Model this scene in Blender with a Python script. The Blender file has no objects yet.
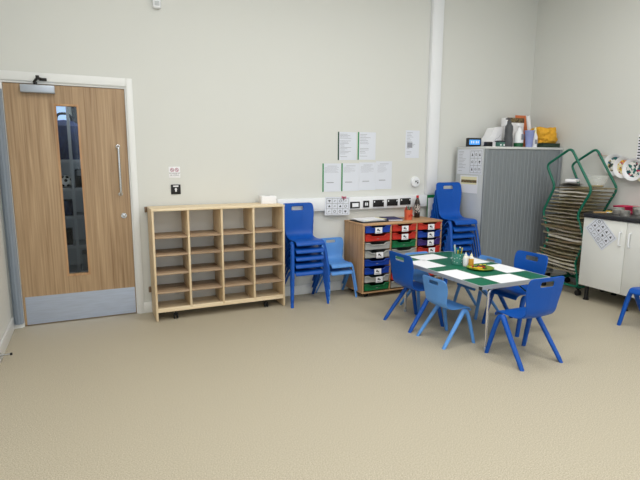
import bpy, bmesh, math, random
from mathutils import Vector, Matrix, noise
random.seed(7)
PI = math.pi
SC = bpy.context.scene
COL = SC.collection

# ------------------------------------------------------------------ materials
def lin(c):
    return tuple(((v / 255) / 12.92 if v / 255 <= .04045 else ((v / 255 + .055) / 1.055) ** 2.4) for v in c)

MATS = {}
def mat(name, rgb, rough=.5, metal=0., var=0., scale=(8, 8, 8), detail=3, bump=0., bscale=60, trans=0., ior=1.45, alpha=1., emit=0., spec=.5, coat=0.):
    m = bpy.data.materials.new(name); m.use_nodes = True
    nt = m.node_tree; b = nt.nodes['Principled BSDF']
    c = lin(rgb)
    b.inputs['Base Color'].default_value = (*c, 1)
    b.inputs['Roughness'].default_value = rough
    b.inputs['Metallic'].default_value = metal
    b.inputs['Transmission Weight'].default_value = trans
    b.inputs['IOR'].default_value = ior
    b.inputs['Alpha'].default_value = alpha
    b.inputs['Specular IOR Level'].default_value = spec
    b.inputs['Coat Weight'].default_value = coat
    if emit:
        b.inputs['Emission Color'].default_value = (*c, 1); b.inputs['Emission Strength'].default_value = emit
    if var or bump:
        tc = nt.nodes.new('ShaderNodeTexCoord'); mp = nt.nodes.new('ShaderNodeMapping')
        nt.links.new(tc.outputs['Object'], mp.inputs['Vector'])
        mp.inputs['Scale'].default_value = scale
    if var:
        n = nt.nodes.new('ShaderNodeTexNoise'); n.inputs['Scale'].default_value = 1; n.inputs['Detail'].default_value = detail
        nt.links.new(mp.outputs['Vector'], n.inputs['Vector'])
        r = nt.nodes.new('ShaderNodeValToRGB')
        r.color_ramp.elements[0].position = .3; r.color_ramp.elements[1].position = .7
        r.color_ramp.elements[0].color = (*[v * (1 - var) for v in c], 1)
        r.color_ramp.elements[1].color = (*[min(1, v * (1 + var)) for v in c], 1)
        nt.links.new(n.outputs['Fac'], r.inputs['Fac']); nt.links.new(r.outputs['Color'], b.inputs['Base Color'])
    if bump:
        n2 = nt.nodes.new('ShaderNodeTexNoise'); n2.inputs['Scale'].default_value = bscale
        nt.links.new(tc.outputs['Object'], n2.inputs['Vector'])
        bp = nt.nodes.new('ShaderNodeBump'); bp.inputs['Strength'].default_value = bump; bp.inputs['Distance'].default_value = .002
        nt.links.new(n2.outputs['Fac'], bp.inputs['Height']); nt.links.new(bp.outputs['Normal'], b.inputs['Normal'])
    MATS[name] = m
    return m

def ramp_mat(name, stops, scale, rough=.5, kind='noise', detail=4, distort=0., metal=0., const=False):
    """stops: [(pos, rgb)] over a noise / voronoi field in object space"""
    m = bpy.data.materials.new(name); m.use_nodes = True
    nt = m.node_tree; b = nt.nodes['Principled BSDF']
    b.inputs['Roughness'].default_value = rough; b.inputs['Metallic'].default_value = metal
    tc = nt.nodes.new('ShaderNodeTexCoord'); mp = nt.nodes.new('ShaderNodeMapping'); mp.inputs['Scale'].default_value = scale
    nt.links.new(tc.outputs['Object'], mp.inputs['Vector'])
    if kind == 'noise':
        n = nt.nodes.new('ShaderNodeTexNoise'); n.inputs['Scale'].default_value = 1; n.inputs['Detail'].default_value = detail
        n.inputs['Distortion'].default_value = distort; out = n.outputs['Fac']
        nt.links.new(mp.outputs['Vector'], n.inputs['Vector'])
    else:
        n = nt.nodes.new('ShaderNodeTexVoronoi'); n.inputs['Scale'].default_value = 1
        nt.links.new(mp.outputs['Vector'], n.inputs['Vector'])
        sp = nt.nodes.new('ShaderNodeSeparateColor'); nt.links.new(n.outputs['Color'], sp.inputs['Color']); out = sp.outputs['Red']
    r = nt.nodes.new('ShaderNodeValToRGB')
    if const: r.color_ramp.interpolation = 'CONSTANT'
    while len(r.color_ramp.elements) < len(stops): r.color_ramp.elements.new(.5)
    for e, (p, c) in zip(r.color_ramp.elements, stops):
        e.position = p; e.color = (*lin(c), 1)
    nt.links.new(out, r.inputs['Fac']); nt.links.new(r.outputs['Color'], b.inputs['Base Color'])
    MATS[name] = m
    return m

def oak_mat():
    m = bpy.data.materials.new('oak_veneer'); m.use_nodes = True
    nt = m.node_tree; b = nt.nodes['Principled BSDF']; b.inputs['Roughness'].default_value = .42
    tc = nt.nodes.new('ShaderNodeTexCoord')
    def field(scale, detail, distort):
        mp = nt.nodes.new('ShaderNodeMapping'); mp.inputs['Scale'].default_value = scale
        nt.links.new(tc.outputs['Object'], mp.inputs['Vector'])
        n = nt.nodes.new('ShaderNodeTexNoise'); n.inputs['Scale'].default_value = 1; n.inputs['Detail'].default_value = detail; n.inputs['Distortion'].default_value = distort
        nt.links.new(mp.outputs['Vector'], n.inputs['Vector']); return n.outputs['Fac']
    f1 = field((80, 80, 1.8), 5, .4); f2 = field((26, 26, .8), 3, 1.2)
    ad = nt.nodes.new('ShaderNodeMix'); ad.data_type = 'FLOAT'; ad.inputs[0].default_value = .45
    nt.links.new(f1, ad.inputs[2]); nt.links.new(f2, ad.inputs[3])
    r = nt.nodes.new('ShaderNodeValToRGB')
    for _ in range(2): r.color_ramp.elements.new(.5)
    for e, (p, c) in zip(r.color_ramp.elements, [(.30, (134, 104, 74)), (.45, (163, 134, 101)), (.55, (176, 147, 113)), (.70, (190, 163, 129))]):
        e.position = p; e.color = (*lin(c), 1)
    nt.links.new(ad.outputs[0], r.inputs['Fac']); nt.links.new(r.outputs['Color'], b.inputs['Base Color'])
    MATS['oak'] = m
    return m

mat('wall_paint', (217, 218, 214), .85, bump=.12, bscale=180)
mat('ceiling_paint', (235, 234, 228), .9)
ramp_mat('floor_vinyl', [(.3, (156, 147, 128)), (.46, (176, 167, 147)), (.54, (185, 176, 156)), (.70, (206, 198, 180))], (165, 165, 165), rough=.55, detail=8)
mat('white_gloss', (232, 233, 232), .35)
mat('white_plastic', (236, 238, 242), .4)
mat('white_paper', (236, 237, 242), .8)
mat('notice_paper', (222, 226, 236), .6)
mat('poster_white', (240, 240, 244), .55)
mat('print_grey', (150, 152, 160), .8)
mat('print_dark', (62, 64, 72), .8)
oak_mat()
mat('steel_satin', (196, 208, 232), .38, 1., var=.06, scale=(6, 6, 60))  # blue tint in the base colour stands in for reflected window light
mat('steel_handle', (200, 202, 205), .25, 1.)
mat('chrome', (215, 215, 218), .2, 1.)
mat('grey_guard', (140, 150, 162), .5)
mat('closer_silver', (176, 184, 196), .4, .4)
mat('black_metal', (40, 38, 36), .4, .5)
mat('black_plastic', (22, 22, 24), .45)
mat('rubber', (28, 28, 28), .7)
mat('window_glass', (225, 235, 238), .03, trans=1., ior=1.2, spec=.5)
ramp_mat('birch_across', [(.3, (222, 200, 163)), (.5, (234, 214, 180)), (.7, (242, 225, 194))], (2.5, 40, 40), rough=.5, detail=4, distort=.2)
ramp_mat('birch_upright', [(.3, (208, 182, 144)), (.5, (222, 199, 163)), (.7, (232, 212, 179))], (40, 40, 2.5), rough=.5, detail=4, distort=.2)
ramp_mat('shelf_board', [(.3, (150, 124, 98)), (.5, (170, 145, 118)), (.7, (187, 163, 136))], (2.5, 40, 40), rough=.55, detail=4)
mat('hardboard_white', (228, 227, 222), .7)
ramp_mat('beech_across', [(.3, (170, 128, 88)), (.5, (188, 147, 106)), (.7, (201, 163, 122))], (2.5, 40, 40), rough=.5, detail=4, distort=.2)
ramp_mat('beech_upright', [(.3, (166, 124, 84)), (.5, (184, 143, 102)), (.7, (198, 158, 117))], (40, 40, 2.5), rough=.5, detail=4, distort=.2)
mat('chair_blue', (6, 80, 172), .4, spec=.4, var=.04, scale=(5, 5, 5), bump=.05, bscale=400)
mat('chair_light', (92, 152, 224), .42, var=.04, scale=(5, 5, 5), bump=.05, bscale=400)
mat('tray_blue', (18, 62, 160), .35)
mat('tray_red', (196, 48, 34), .35)
mat('tray_clear', (188, 188, 184), .25, trans=.25)
mat('tray_green', (14, 110, 62), .35)
mat('tray_purple', (62, 40, 110), .35)
mat('table_green', (14, 98, 72), .5, spec=.3, var=.05, scale=(4, 4, 4))
mat('table_edge', (172, 177, 183), .4, .3)
mat('cabinet_grey', (196, 200, 203), .45)
mat('cabinet_top', (212, 214, 214), .45)
mat('tambour_grey', (128, 134, 139), .45, var=.03, scale=(30, 30, 1))
mat('cupboard_white', (228, 229, 225), .4)
ramp_mat('worktop_dark', [(.35, (34, 35, 38)), (.55, (46, 47, 51)), (.75, (64, 65, 70))], (140, 140, 140), rough=.35)
mat('rack_green', (8, 104, 82), .35)
ramp_mat('rack_wire', [(.25, (66, 60, 50)), (.42, (128, 118, 96)), (.55, (168, 156, 120)), (.66, (92, 84, 66)), (.8, (196, 192, 178))], (9, 14, 30), rough=.5, detail=5, metal=.2)
ramp_mat('rack_edge', [(.25, (112, 98, 84)), (.45, (172, 162, 148)), (.58, (140, 130, 92)), (.75, (214, 210, 202))], (6, 9, 60), rough=.4, detail=4, metal=.3)
ramp_mat('rack_edge2', [(.25, (70, 60, 50)), (.45, (128, 108, 84)), (.6, (92, 88, 58)), (.75, (170, 160, 140))], (6, 9, 60), rough=.5, detail=4)
ramp_mat('rack_edge3', [(.25, (150, 140, 124)), (.45, (206, 200, 192)), (.6, (160, 150, 112)), (.75, (226, 224, 220))], (6, 9, 60), rough=.4, detail=4)
mat('orange_pot', (214, 96, 62), .5)
mat('pencil_brown', (120, 66, 42), .6)
mat('cola', (34, 18, 14), .12, coat=.5)
ramp_mat('bottle_label', [(0, (40, 30, 32)), (.45, (40, 30, 32)), (.5, (205, 196, 190)), (.62, (120, 30, 34))], (45, 45, 60), rough=.4, kind='noise', detail=2, const=True)
mat('red_cap', (196, 26, 34), .35)
mat('navy', (30, 34, 92), .5)
mat('cream', (236, 230, 190), .7)
mat('folder_black', (50, 54, 60), .45)
mat('pot_green', (70, 140, 124), .45)
mat('pen_teal', (40, 150, 160), .4)
mat('pen_yellow', (226, 206, 60), .4)
mat('pen_blue', (40, 80, 170), .4)
mat('pen_white', (230, 232, 230), .4)
mat('glue', (236, 232, 222), .4)
mat('glue_label', (206, 150, 50), .5)
mat('lime_plate', (118, 142, 48), .5, spec=.3)
mat('crayon_red', (206, 44, 36), .5); mat('crayon_yellow', (238, 206, 50), .5); mat('crayon_dark', (40, 40, 60), .5); mat('crayon_orange', (234, 126, 40), .5)
mat('lcd_blue', (70, 150, 230), .3, emit=.6)
mat('dark_grey_bottle', (78, 80, 84), .45)
mat('green_liquid', (26, 92, 54), .3)
mat('purple_cup', (142, 154, 208), .45)
mat('yellow_cloth', (226, 168, 44), .7, var=.08, scale=(9, 9, 9))
mat('dark_green_tray', (38, 58, 44), .5)
mat('orange_card', (218, 122, 74), .6)
ramp_mat('brown_pattern', [(0, (74, 58, 44)), (.4, (74, 58, 44)), (.46, (140, 112, 70)), (.56, (60, 76, 52)), (.66, (190, 172, 140))], (60, 60, 60), rough=.6, detail=2, const=True)
mat('clear_plastic', (232, 236, 232), .08, alpha=.2, spec=.6)
mat('yellow_paint', (206, 172, 60), .3)
mat('magenta', (190, 40, 84), .45)
mat('pot_steel', (205, 203, 198), .32, .75)
mat('pink', (196, 110, 140), .6)
mat('green_strip', (46, 140, 84), .45)
mat('dark_strip', (58, 84, 74), .5)
mat('prohibit', (168, 66, 110), .6)
mat('store_wall', (120, 124, 130), .8)
mat('store_grey', (130, 134, 140), .5)
mat('store_navy', (24, 34, 66), .6, var=.5, scale=(24, 24, 24))
mat('store_dark', (34, 34, 38), .7)
mat('ball_white', (214, 214, 214), .4)
mat('sleeve', (232, 234, 238), .2, alpha=.6)
mat('lamp_diffuser', (255, 255, 250), .5, emit=3.)
mat('bracket_brown', (126, 104, 84), .5)
mat('paper_grey', (208, 203, 198), .8)
mat('sponge', (224, 190, 70), .8); mat('wood_small', (196, 160, 108), .6)
mat('beige_patch', (226, 221, 205), .8)
mat('lit_pane', (190, 215, 250), .4, emit=.9)
mat('teal_tin', (66, 110, 100), .4)
def splat(name, base, cols, sc, seed):
    m = bpy.data.materials.new(name); m.use_nodes = True
    nt = m.node_tree; b = nt.nodes['Principled BSDF']; b.inputs['Roughness'].default_value = .55
    tc = nt.nodes.new('ShaderNodeTexCoord'); mp = nt.nodes.new('ShaderNodeMapping'); mp.inputs['Location'].default_value = (seed, seed * 1.7, seed * .6)
    nt.links.new(tc.outputs['Object'], mp.inputs['Vector'])
    v = nt.nodes.new('ShaderNodeTexVoronoi'); v.inputs['Scale'].default_value = sc
    nt.links.new(mp.outputs['Vector'], v.inputs['Vector'])
    sp = nt.nodes.new('ShaderNodeSeparateColor'); nt.links.new(v.outputs['Color'], sp.inputs['Color'])
    r = nt.nodes.new('ShaderNodeValToRGB'); r.color_ramp.interpolation = 'CONSTANT'
    while len(r.color_ramp.elements) < len(cols): r.color_ramp.elements.new(.5)
    for i, (e, c) in enumerate(zip(r.color_ramp.elements, cols)): e.position = i / len(cols); e.color = (*lin(c), 1)
    nt.links.new(sp.outputs['Red'], r.inputs['Fac'])
    n = nt.nodes.new('ShaderNodeTexNoise'); n.inputs['Scale'].default_value = sc * .8; n.inputs['Detail'].default_value = 3
    nt.links.new(mp.outputs['Vector'], n.inputs['Vector'])
    st = nt.nodes.new('ShaderNodeMath'); st.operation = 'GREATER_THAN'; st.inputs[1].default_value = .50
    nt.links.new(n.outputs['Fac'], st.inputs[0])
    mx = nt.nodes.new('ShaderNodeMix'); mx.data_type = 'RGBA'
    mx.inputs[6].default_value = (*lin(base), 1); nt.links.new(r.outputs['Color'], mx.inputs[7]); nt.links.new(st.outputs[0], mx.inputs[0])
    nt.links.new(mx.outputs[2], b.inputs['Base Color'])
    MATS[name] = m

splat('art_blue', (238, 236, 230), [(24, 84, 110), (30, 60, 110), (20, 100, 90), (60, 62, 60), (210, 190, 120)], 34, 1.3)
splat('art_mixed', (238, 226, 180), [(210, 60, 60), (50, 90, 160), (230, 190, 60), (150, 90, 50), (200, 120, 160), (240, 238, 230)], 52, 4.1)
splat('art_teal', (240, 238, 234), [(24, 104, 110), (20, 80, 90), (30, 120, 100), (190, 50, 90), (40, 60, 70)], 30, 8.8)

# ------------------------------------------------------------------ mesh building
def fillet(pts, rad, n=5, closed=False):
    pts = [Vector(p) for p in pts]; out = []
    N = len(pts)
    for i, p in enumerate(pts):
        if not closed and i in (0, N - 1): out.append(p); continue
        a = pts[(i - 1) % N]; b = pts[(i + 1) % N]
        ra = min(rad, (a - p).length * .45, (b - p).length * .45)
        p0 = p + (a - p).normalized() * ra; p1 = p + (b - p).normalized() * ra
        for k in range(n + 1):
            t = k / n
            out.append(p0 * (1 - t) ** 2 + p * 2 * t * (1 - t) + p1 * t * t)
    return out

class MB:
    def __init__(self): self.bm = bmesh.new(); self.M = Matrix.Identity(4)
    def v(self, p): return self.bm.verts.new(self.M @ Vector(p))
    def face(self, vs):
        try: return self.bm.faces.new(vs)
        except ValueError: return None
    def box(self, a, b, bevel=0., seg=2):
        x0, y0, z0 = a; x1, y1, z1 = b
        vs = [self.v(p) for p in ((x0, y0, z0), (x1, y0, z0), (x1, y1, z0), (x0, y1, z0), (x0, y0, z1), (x1, y0, z1), (x1, y1, z1), (x0, y1, z1))]
        fs = [self.face([vs[i] for i in q]) for q in ((3, 2, 1, 0), (4, 5, 6, 7), (0, 1, 5, 4), (1, 2, 6, 5), (2, 3, 7, 6), (3, 0, 4, 7))]
        if bevel:
            es = list({e for f in fs for e in f.edges})
            bmesh.ops.bevel(self.bm, geom=es, offset=bevel, segments=seg, profile=.5, affect='EDGES', clamp_overlap=True)
        return self
    def prism(self, poly, axis, a, b, bevel=0.):
        """poly in the two other axes (x,z for 'y'; x,y for 'z'; y,z for 'x')"""
        def P(u, w, t): return {'y': (u, t, w), 'z': (u, w, t), 'x': (t, u, w)}[axis]
        A = [self.v(P(u, w, a)) for u, w in poly]; B = [self.v(P(u, w, b)) for u, w in poly]
        f0 = self.face(A); f1 = self.face(B[::-1]); n = len(poly); fs = [f0, f1]
        for i in range(n): fs.append(self.face([A[i], B[i], B[(i + 1) % n], A[(i + 1) % n]]))
        if bevel:
            es = list({e for f in (f0, f1) for e in f.edges})
            bmesh.ops.bevel(self.bm, geom=es, offset=bevel, segments=2, profile=.5, affect='EDGES', clamp_overlap=True)
        return self
    def ring_sweep(self, rings, closed=False, caps=True, closed_ring=True):
        R = [[self.v(p) for p in r] for r in rings]; n = len(R[0]); m = len(R)
        for i in range(m if closed else m - 1):
            A, B = R[i], R[(i + 1) % m]
            for j in range(n if closed_ring else n - 1):
                self.face([A[j], A[(j + 1) % n], B[(j + 1) % n], B[j]])
        if caps and not closed and closed_ring: self.face(R[0][::-1]); self.face(R[-1])
        return self
    def tube(self, pts, r, seg=10, closed=False, caps=True):
        pts = [Vector(p) for p in pts]; N = len(pts); rings = []
        rr = r if isinstance(r, (list, tuple)) else [r] * N
        up = None
        for i, p in enumerate(pts):
            if closed: t = (pts[(i + 1) % N] - pts[i - 1]).normalized()
            else: t = (pts[min(i + 1, N - 1)] - pts[max(i - 1, 0)]).normalized()
            if up is None:
                up = t.orthogonal().normalized()
            else:
                up = (up - t * up.dot(t)).normalized()
            s = t.cross(up)
            rings.append([p + (up * math.cos(a) + s * math.sin(a)) * rr[i] for a in (2 * PI * k / seg for k in range(seg))])
        return self.ring_sweep(rings, closed, caps)
    def lathe(self, prof, c=(0, 0, 0), seg=24, axis='z', squash=1.):
        """prof: [(r, h)]"""
        c = Vector(c); rings = []
        for r, h in prof:
            r = max(r, .0002)
            ring = []
            for k in range(seg):
                a = 2 * PI * k / seg; u, w = r * math.cos(a), r * math.sin(a) * squash
                ring.append(c + {'z': Vector((u, w, h)), 'x': Vector((h, u, w)), 'y': Vector((w, h, u))}[axis])
            rings.append(ring)
        return self.ring_sweep(rings)
    def panel(self, x0, x1, z0, z1, holes, ya, yb):
        """upright panel in XZ with rectangular holes [(x0,x1,z0,z1)]"""
        xs = sorted({x0, x1, *[h[0] for h in holes], *[h[1] for h in holes]}); zs = sorted({z0, z1, *[h[2] for h in holes], *[h[3] for h in holes]})
        def solid(i, j):
            if not (0 <= i < len(xs) - 1 and 0 <= j < len(zs) - 1): return False
            cx, cz = (xs[i] + xs[i + 1]) / 2, (zs[j] + zs[j + 1]) / 2
            return not any(h[0] < cx < h[1] and h[2] < cz < h[3] for h in holes)
        cache = {}
        def V(i, j, k):
            if (i, j, k) not in cache: cache[(i, j, k)] = self.v((xs[i], (ya, yb)[k], zs[j]))
            return cache[(i, j, k)]
        for i in range(len(xs) - 1):
            for j in range(len(zs) - 1):
                if not solid(i, j): continue
                for k in (0, 1): self.face([V(i, j, k), V(i + 1, j, k), V(i + 1, j + 1, k), V(i, j + 1, k)])
                for (di, dj, e) in ((-1, 0, ((i, j), (i, j + 1))), (1, 0, ((i + 1, j), (i + 1, j + 1))), (0, -1, ((i, j), (i + 1, j))), (0, 1, ((i, j + 1), (i + 1, j + 1)))):
                    if not solid(i + di, j + dj):
                        (a, b), (c, d) = e
                        self.face([V(a, b, 0), V(c, d, 0), V(c, d, 1), V(a, b, 1)])
        return self
    def build(self, name, m, parent=None, angle=35, recalc=True, loc=None):
        if recalc: bmesh.ops.recalc_face_normals(self.bm, faces=self.bm.faces[:])
        me = bpy.data.meshes.new(name); self.bm.to_mesh(me); self.bm.free()
        for p in me.polygons: p.use_smooth = True
        me.set_sharp_from_angle(angle=math.radians(angle))
        me.materials.append(MATS[m])
        o = bpy.data.objects.new(name, me); COL.objects.link(o)
        if parent: o.parent = parent
        if loc: o.location = loc
        return o

def tag(o, label, cat, group=None, kind=None):
    o['label'] = label; o['category'] = cat
    if group: o['group'] = group
    if kind: o['kind'] = kind
    return o
def thing(name, label, cat, loc=(0, 0, 0), rotz=0, group=None):
    o = bpy.data.objects.new(name, None); COL.objects.link(o); o.empty_display_size = .05
    o.location = loc; o.rotation_euler = (0, 0, rotz)
    return tag(o, label, cat, group)
def struct(o): o['kind'] = 'structure'; return o
def plabel(o, s): o['label'] = s; return o
KIDS = {}
def dup(root, loc, rotz=0, label=None, group=None, scale=None):
    r = root.copy(); COL.objects.link(r); r.location = loc; r.rotation_euler = (0, 0, rotz)
    if label: r['label'] = label
    if group: r['group'] = group
    if scale: r.scale = scale if isinstance(scale, tuple) else (scale,) * 3
    def kids(src, dst):
        for ch in src.children:
            c = ch.copy(); COL.objects.link(c); c.parent = dst; kids(ch, c)
    kids(root, r)
    return r

# ------------------------------------------------------------------ the room
CYE = -1.34
XL, XR, YR, H = -.66, 5.215, -7.4, 3.6
struct(MB().box((XL - .12, YR - .12, -.1), (XR + .12, 2.6, 0)).build('floor', 'floor_vinyl'))
struct(MB().box((XL - .12, YR - .12, H), (XR + .12, 2.6, H + .1)).build('ceiling', 'ceiling_paint'))
struct(MB().panel(XL, XR, 0, H, [(-.60, .366, -.001, 2.075)], 0, .13).build('wall_back', 'wall_paint'))
struct(MB().box((XL - .12, YR - .12, 0), (XL, 2.6, H)).build('wall_left', 'wall_paint'))
struct(MB().box((XR, YR - .12, 0), (XR + .12, .13, H)).build('wall_right', 'wall_paint'))
struct(MB().panel(XL, XR, 0, H, [(-.3, 3.5, .95, 2.6)], YR - .12, YR).build('wall_rear', 'wall_paint'))
# window behind the camera
w = struct(MB().panel(.4, 4.2, .95, 2.6, [(-.24 + k * .935, -.24 + k * .935 + .875, 1.01, 2.54) for k in range(4)], YR - .09, YR - .03).build('window_1', 'white_gloss'))
for k in range(4):
    MB().box((-.24 + k * .935, YR - .065, 1.01), (-.24 + k * .935 + .875, YR - .058, 2.54)).build('pane', 'window_glass', w)
def skirting(name, a, b): return struct(MB().box(a, b, .004).build(name, 'white_gloss'))
skirting('baseboard_back', (.405, -.016, 0), (XR, 0, .105))
skirting('trim_2', (XL + .001, -.019, 0), (-.583, -.0165, .1))
skirting('baseboard_left', (XL, YR, 0), (XL + .016, -.018, .105))
skirting('baseboard_right', (XR - .016, CYE, 0), (XR, -.017, .105))

# store room behind the door
struct(MB().box((XL, 2.5, 0), (1.4, 2.6, H)).build('wall_store_back', 'store_wall'))
struct(MB().box((1.3, .13, 0), (1.4, 2.5, H)).build('wall_store_side', 'store_wall'))
w = struct(MB().panel(-.345, -.13, 1.86, 2.16, [(-.315, -.16, 1.89, 2.13)], 2.47, 2.5).build('window_2', 'white_gloss'))
MB().box((-.315, 2.485, 1.89), (-.16, 2.49, 2.13)).build('pane', 'lit_pane', w)
# shelving in the store room
t = thing('storage_shelving', 'grey metal shelving seen through the narrow glass panel of the door', 'shelving', (-.1, .75, 0))
for sx, sy in ((-.6 + .08, -.2), (-.03, -.2), (.46, -.2), (-.52, .2), (.46, .2)):
    MB().box((sx - .013, sy - .013, 0), (sx + .013, sy + .013, 1.95)).build('upright', 'store_grey', t)
for z in (.2, .33, .595, .885, 1.155, 1.425):
    MB().box((-.53, -.2, z - .025), (.47, .2, z)).build('shelf_board', 'store_grey', t)
def simple(name, label, cat, m, a, b, bevel=.006, group=None):
    c = ((a[0] + b[0]) / 2, (a[1] + b[1]) / 2, a[2])
    o = MB().box((a[0] - c[0], a[1] - c[1], 0), (b[0] - c[0], b[1] - c[1], b[2] - a[2]), bevel).build(name, m, loc=c)
    return tag(o, label, cat, group)
t = thing('fabric_bag', 'dark navy patterned bag on the top shelf behind the door glass', 'bag', (-.17, .72, 1.427))
mb = MB(); mb.lathe([(.0, .0), (.15, .0), (.17, .05), (.175, .18), (.15, .32), (.08, .37), (0, .38)], seg=24, squash=.8)
mb.build('body', 'store_navy', t)
MB().tube(fillet([(-.07, 0, .33), (-.06, 0, .44), (.06, 0, .44), (.07, 0, .33)], .05), .012).build('handle', 'store_dark', t)
t = thing('ball', 'white and black ball on a store room shelf behind the door glass', 'ball', (-.19, .68, 1.157))
bm = MB(); bmesh.ops.create_icosphere(bm.bm, subdivisions=3, radius=.06, matrix=Matrix.Translation((0, 0, .06))); bm.build('skin', 'ball_white', t)
bm = MB()
for d in ((0, -1, .2), (.8, -.6, .3), (-.8, -.6, .1), (.2, -.7, .75), (.3, -.7, -.65), (-.45, -.55, -.6), (-.5, -.5, .75)):
    d = Vector(d).normalized(); q = d.to_track_quat('Z', 'X').to_matrix().to_4x4()
    bm.M = Matrix.Translation(Vector((0, 0, .06)) + d * .0575) @ q
    bm.lathe([(0, 0), (.018, 0), (.016, .003), (0, .0034)], seg=5)
bm.build('patches', 'store_dark', t)
simple('storage_box', 'dark storage box beside the ball behind the door glass', 'box', 'store_dark', (-.11, .62, 1.157), (.12, .88, 1.33))
simple('storage_box', 'navy box on the middle shelf behind the door glass', 'box', 'store_navy', (-.30, .6, 0.887), (-.15, .85, 1.03))
simple('storage_box', 'dark crate on the fourth shelf down behind the door glass', 'box', 'store_dark', (-.33, .6, 0.597), (-.17, .85, .74))
simple('storage_box', 'grey box on the bottom shelf behind the door glass', 'box', 'store_grey', (-.10, .6, 0.332), (.1, .85, .5))

# ------------------------------------------------------------------ the door
fr = MB()
fr.box((-.60, -.0, 0), (-.572, .1, 2.075)); fr.box((.3435, 0, 0), (.366, .1, 2.075)); fr.box((-.572, 0, 2.043), (.3435, .1, 2.075))
fr.box((-.645, -.016, 0), (-.59, 0, 2.13), .003); fr.box((.356, -.016, 0), (.408, 0, 2.13), .003); fr.box((-.59, -.016, 2.06), (.356, 0, 2.13), .003)
door = struct(MB().panel(-.569, .341, .008, 2.04, [(-.211, -.034, .418, 1.886)], .012, .056).build('door_1', 'oak'))
struct(fr.build('trim_1', 'white_gloss'))
MB().panel(-.216, -.029, .413, 1.891, [(-.2, -.045, .429, 1.875)], .006, .062).build('glazing_bead', 'beech_upright', door)
MB().box((-.2, .03, .429), (-.045, .037, 1.875)).build('pane', 'window_glass', door)
mb = MB(); mb.box((-.552, .0095, .012), (.336, .012, .258))
for x in [-.53 + .095 * k for k in range(10)]:
    for z in (.03, .243): mb.lathe([(0, .0085), (.004, .0085), (.005, .0095)], (x, 0, z), 8, 'y')
plabel(mb.build('kick_plate', 'steel_satin', door), 'brushed steel kick plate')
mb = MB(); mb.tube(fillet([(.262, .012, 1.545), (.262, -.05, 1.545), (.262, -.05, 1.125), (.262, .012, 1.125)], .03), .0105, 12)
for z in (1.545, 1.125): mb.lathe([(.018, .012), (.018, .006), (.011, .004)], (.262, 0, z), 16, 'y')
plabel(mb.build('pull_handle', 'steel_handle', door), 'steel pull handle')
mb = MB(); mb.lathe([(.0, .004), (.024, .004), (.026, .008), (.026, .012)], (.279, 0, .93), 20, 'y'); mb.box((.27, -.012, .914), (.288, .006, .946), .005)
mb.build('lock', 'steel_handle', door)
cl = MB().box((-.445, -.045, 1.968), (-.198, .012, 2.03), .006).build('closer', 'closer_silver', door)
mb = MB(); mb.tube([(-.335, -.02, 2.03), (-.335, -.02, 2.055)], .014); mb.tube([(-.345, -.02, 2.05), (-.315, -.045, 2.085)], .010); mb.tube([(-.315, -.045, 2.085), (-.27, -.02, 2.075)], .009)
mb.box((-.305, -.026, 2.064), (-.25, -.0165, 2.088), .003); mb.lathe([(.013, 2.07), (.013, 2.102), (0, 2.104)], (-.315, -.045, 0), 14)
mb.build('closer_arm', 'black_metal', cl)
# finger guard on the hinge side
g = thing('finger_guard', 'grey ribbed finger guard strip down the hinge side of the oak door', 'door guard', (-.61, -.017, 0))
prof = []
N = 56
for i in range(N + 1):
    a = PI * i / N
    prof.append((-.037 + .074 * i / N, -.034 * math.sin(a) ** .6 - (.007 * (i % 14 < 7)) * (0 < i < N)))
mb = MB(); mb.prism([(x, y) for x, y in prof], 'z', .042, 1.985); mb.build('ribbed_strip', 'grey_guard', g, angle=20)
# wall left skirting stop
t = thing('door_stop', 'short steel door stop with black tip on the skirting of the door-side wall', 'door stop', (XL + .016, -.80, .055))
MB().lathe([(.018, 0), (.018, .004), (.0075, .006), (.0075, .06)], (0, 0, 0), 16, 'x').build('rod', 'steel_handle', t)
MB().lathe([(.0085, .06), (.0095, .064), (.0095, .074), (0, .075)], (0, 0, 0), 16, 'x').build('tip', 'rubber', t)

# ------------------------------------------------------------------ wall fittings
def text_mesh(s, size, m, parent, x, z, y, name='lettering', extrude=.0003):
    cu = bpy.data.curves.new('lettering', 'FONT'); cu.body = s; cu.size = size; cu.align_x = 'CENTER'; cu.align_y = 'CENTER'; cu.extrude = extrude
    o = bpy.data.objects.new('lettering_source', cu); COL.objects.link(o)
    dg = bpy.context.evaluated_depsgraph_get(); me = bpy.data.meshes.new_from_object(o.evaluated_get(dg))
    bpy.data.objects.remove(o); bpy.data.curves.remove(cu)
    me.transform(Matrix.Translation((x, y, z)) @ Matrix.Rotation(PI / 2, 4, 'X')); me.materials.clear(); me.materials.append(MATS[m])
    n = bpy.data.objects.new(name, me); COL.objects.link(n); n.parent = parent
    return n
# sign
t = thing('prohibition_sign', 'small white sign with two red circles above the black release switch', 'sign', (.739, 0, 1.316))
MB().box((-.052, -.003, -.052), (.052, 0, .052), .001).build('sign_plate', 'poster_white', t)
mb = MB()
for cx in (-.021, .021):
    ring = [(cx + .0155 * math.cos(a), -.0035, .022 + .0155 * math.sin(a)) for a in (2 * PI * k / 24 for k in range(24))]
    mb.tube(ring, .0022, 6, closed=True)
    mb.tube([(cx - .011, -.0035, .033), (cx + .011, -.0035, .011)], .0018, 6)
mb.build('prohibition_rings', 'prohibit', t)
mb = MB()
for cx in (-.021, .021): mb.box((cx - .008, -.0034, .019), (cx + .008, -.003, .024))
mb.build('pictogram', 'print_dark', t)
text_mesh('NO SMOKING', .0155, 'print_dark', t, 0, -.009, -.0032); text_mesh('OR VAPING', .0155, 'print_dark', t, 0, -.027, -.0032)
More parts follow.
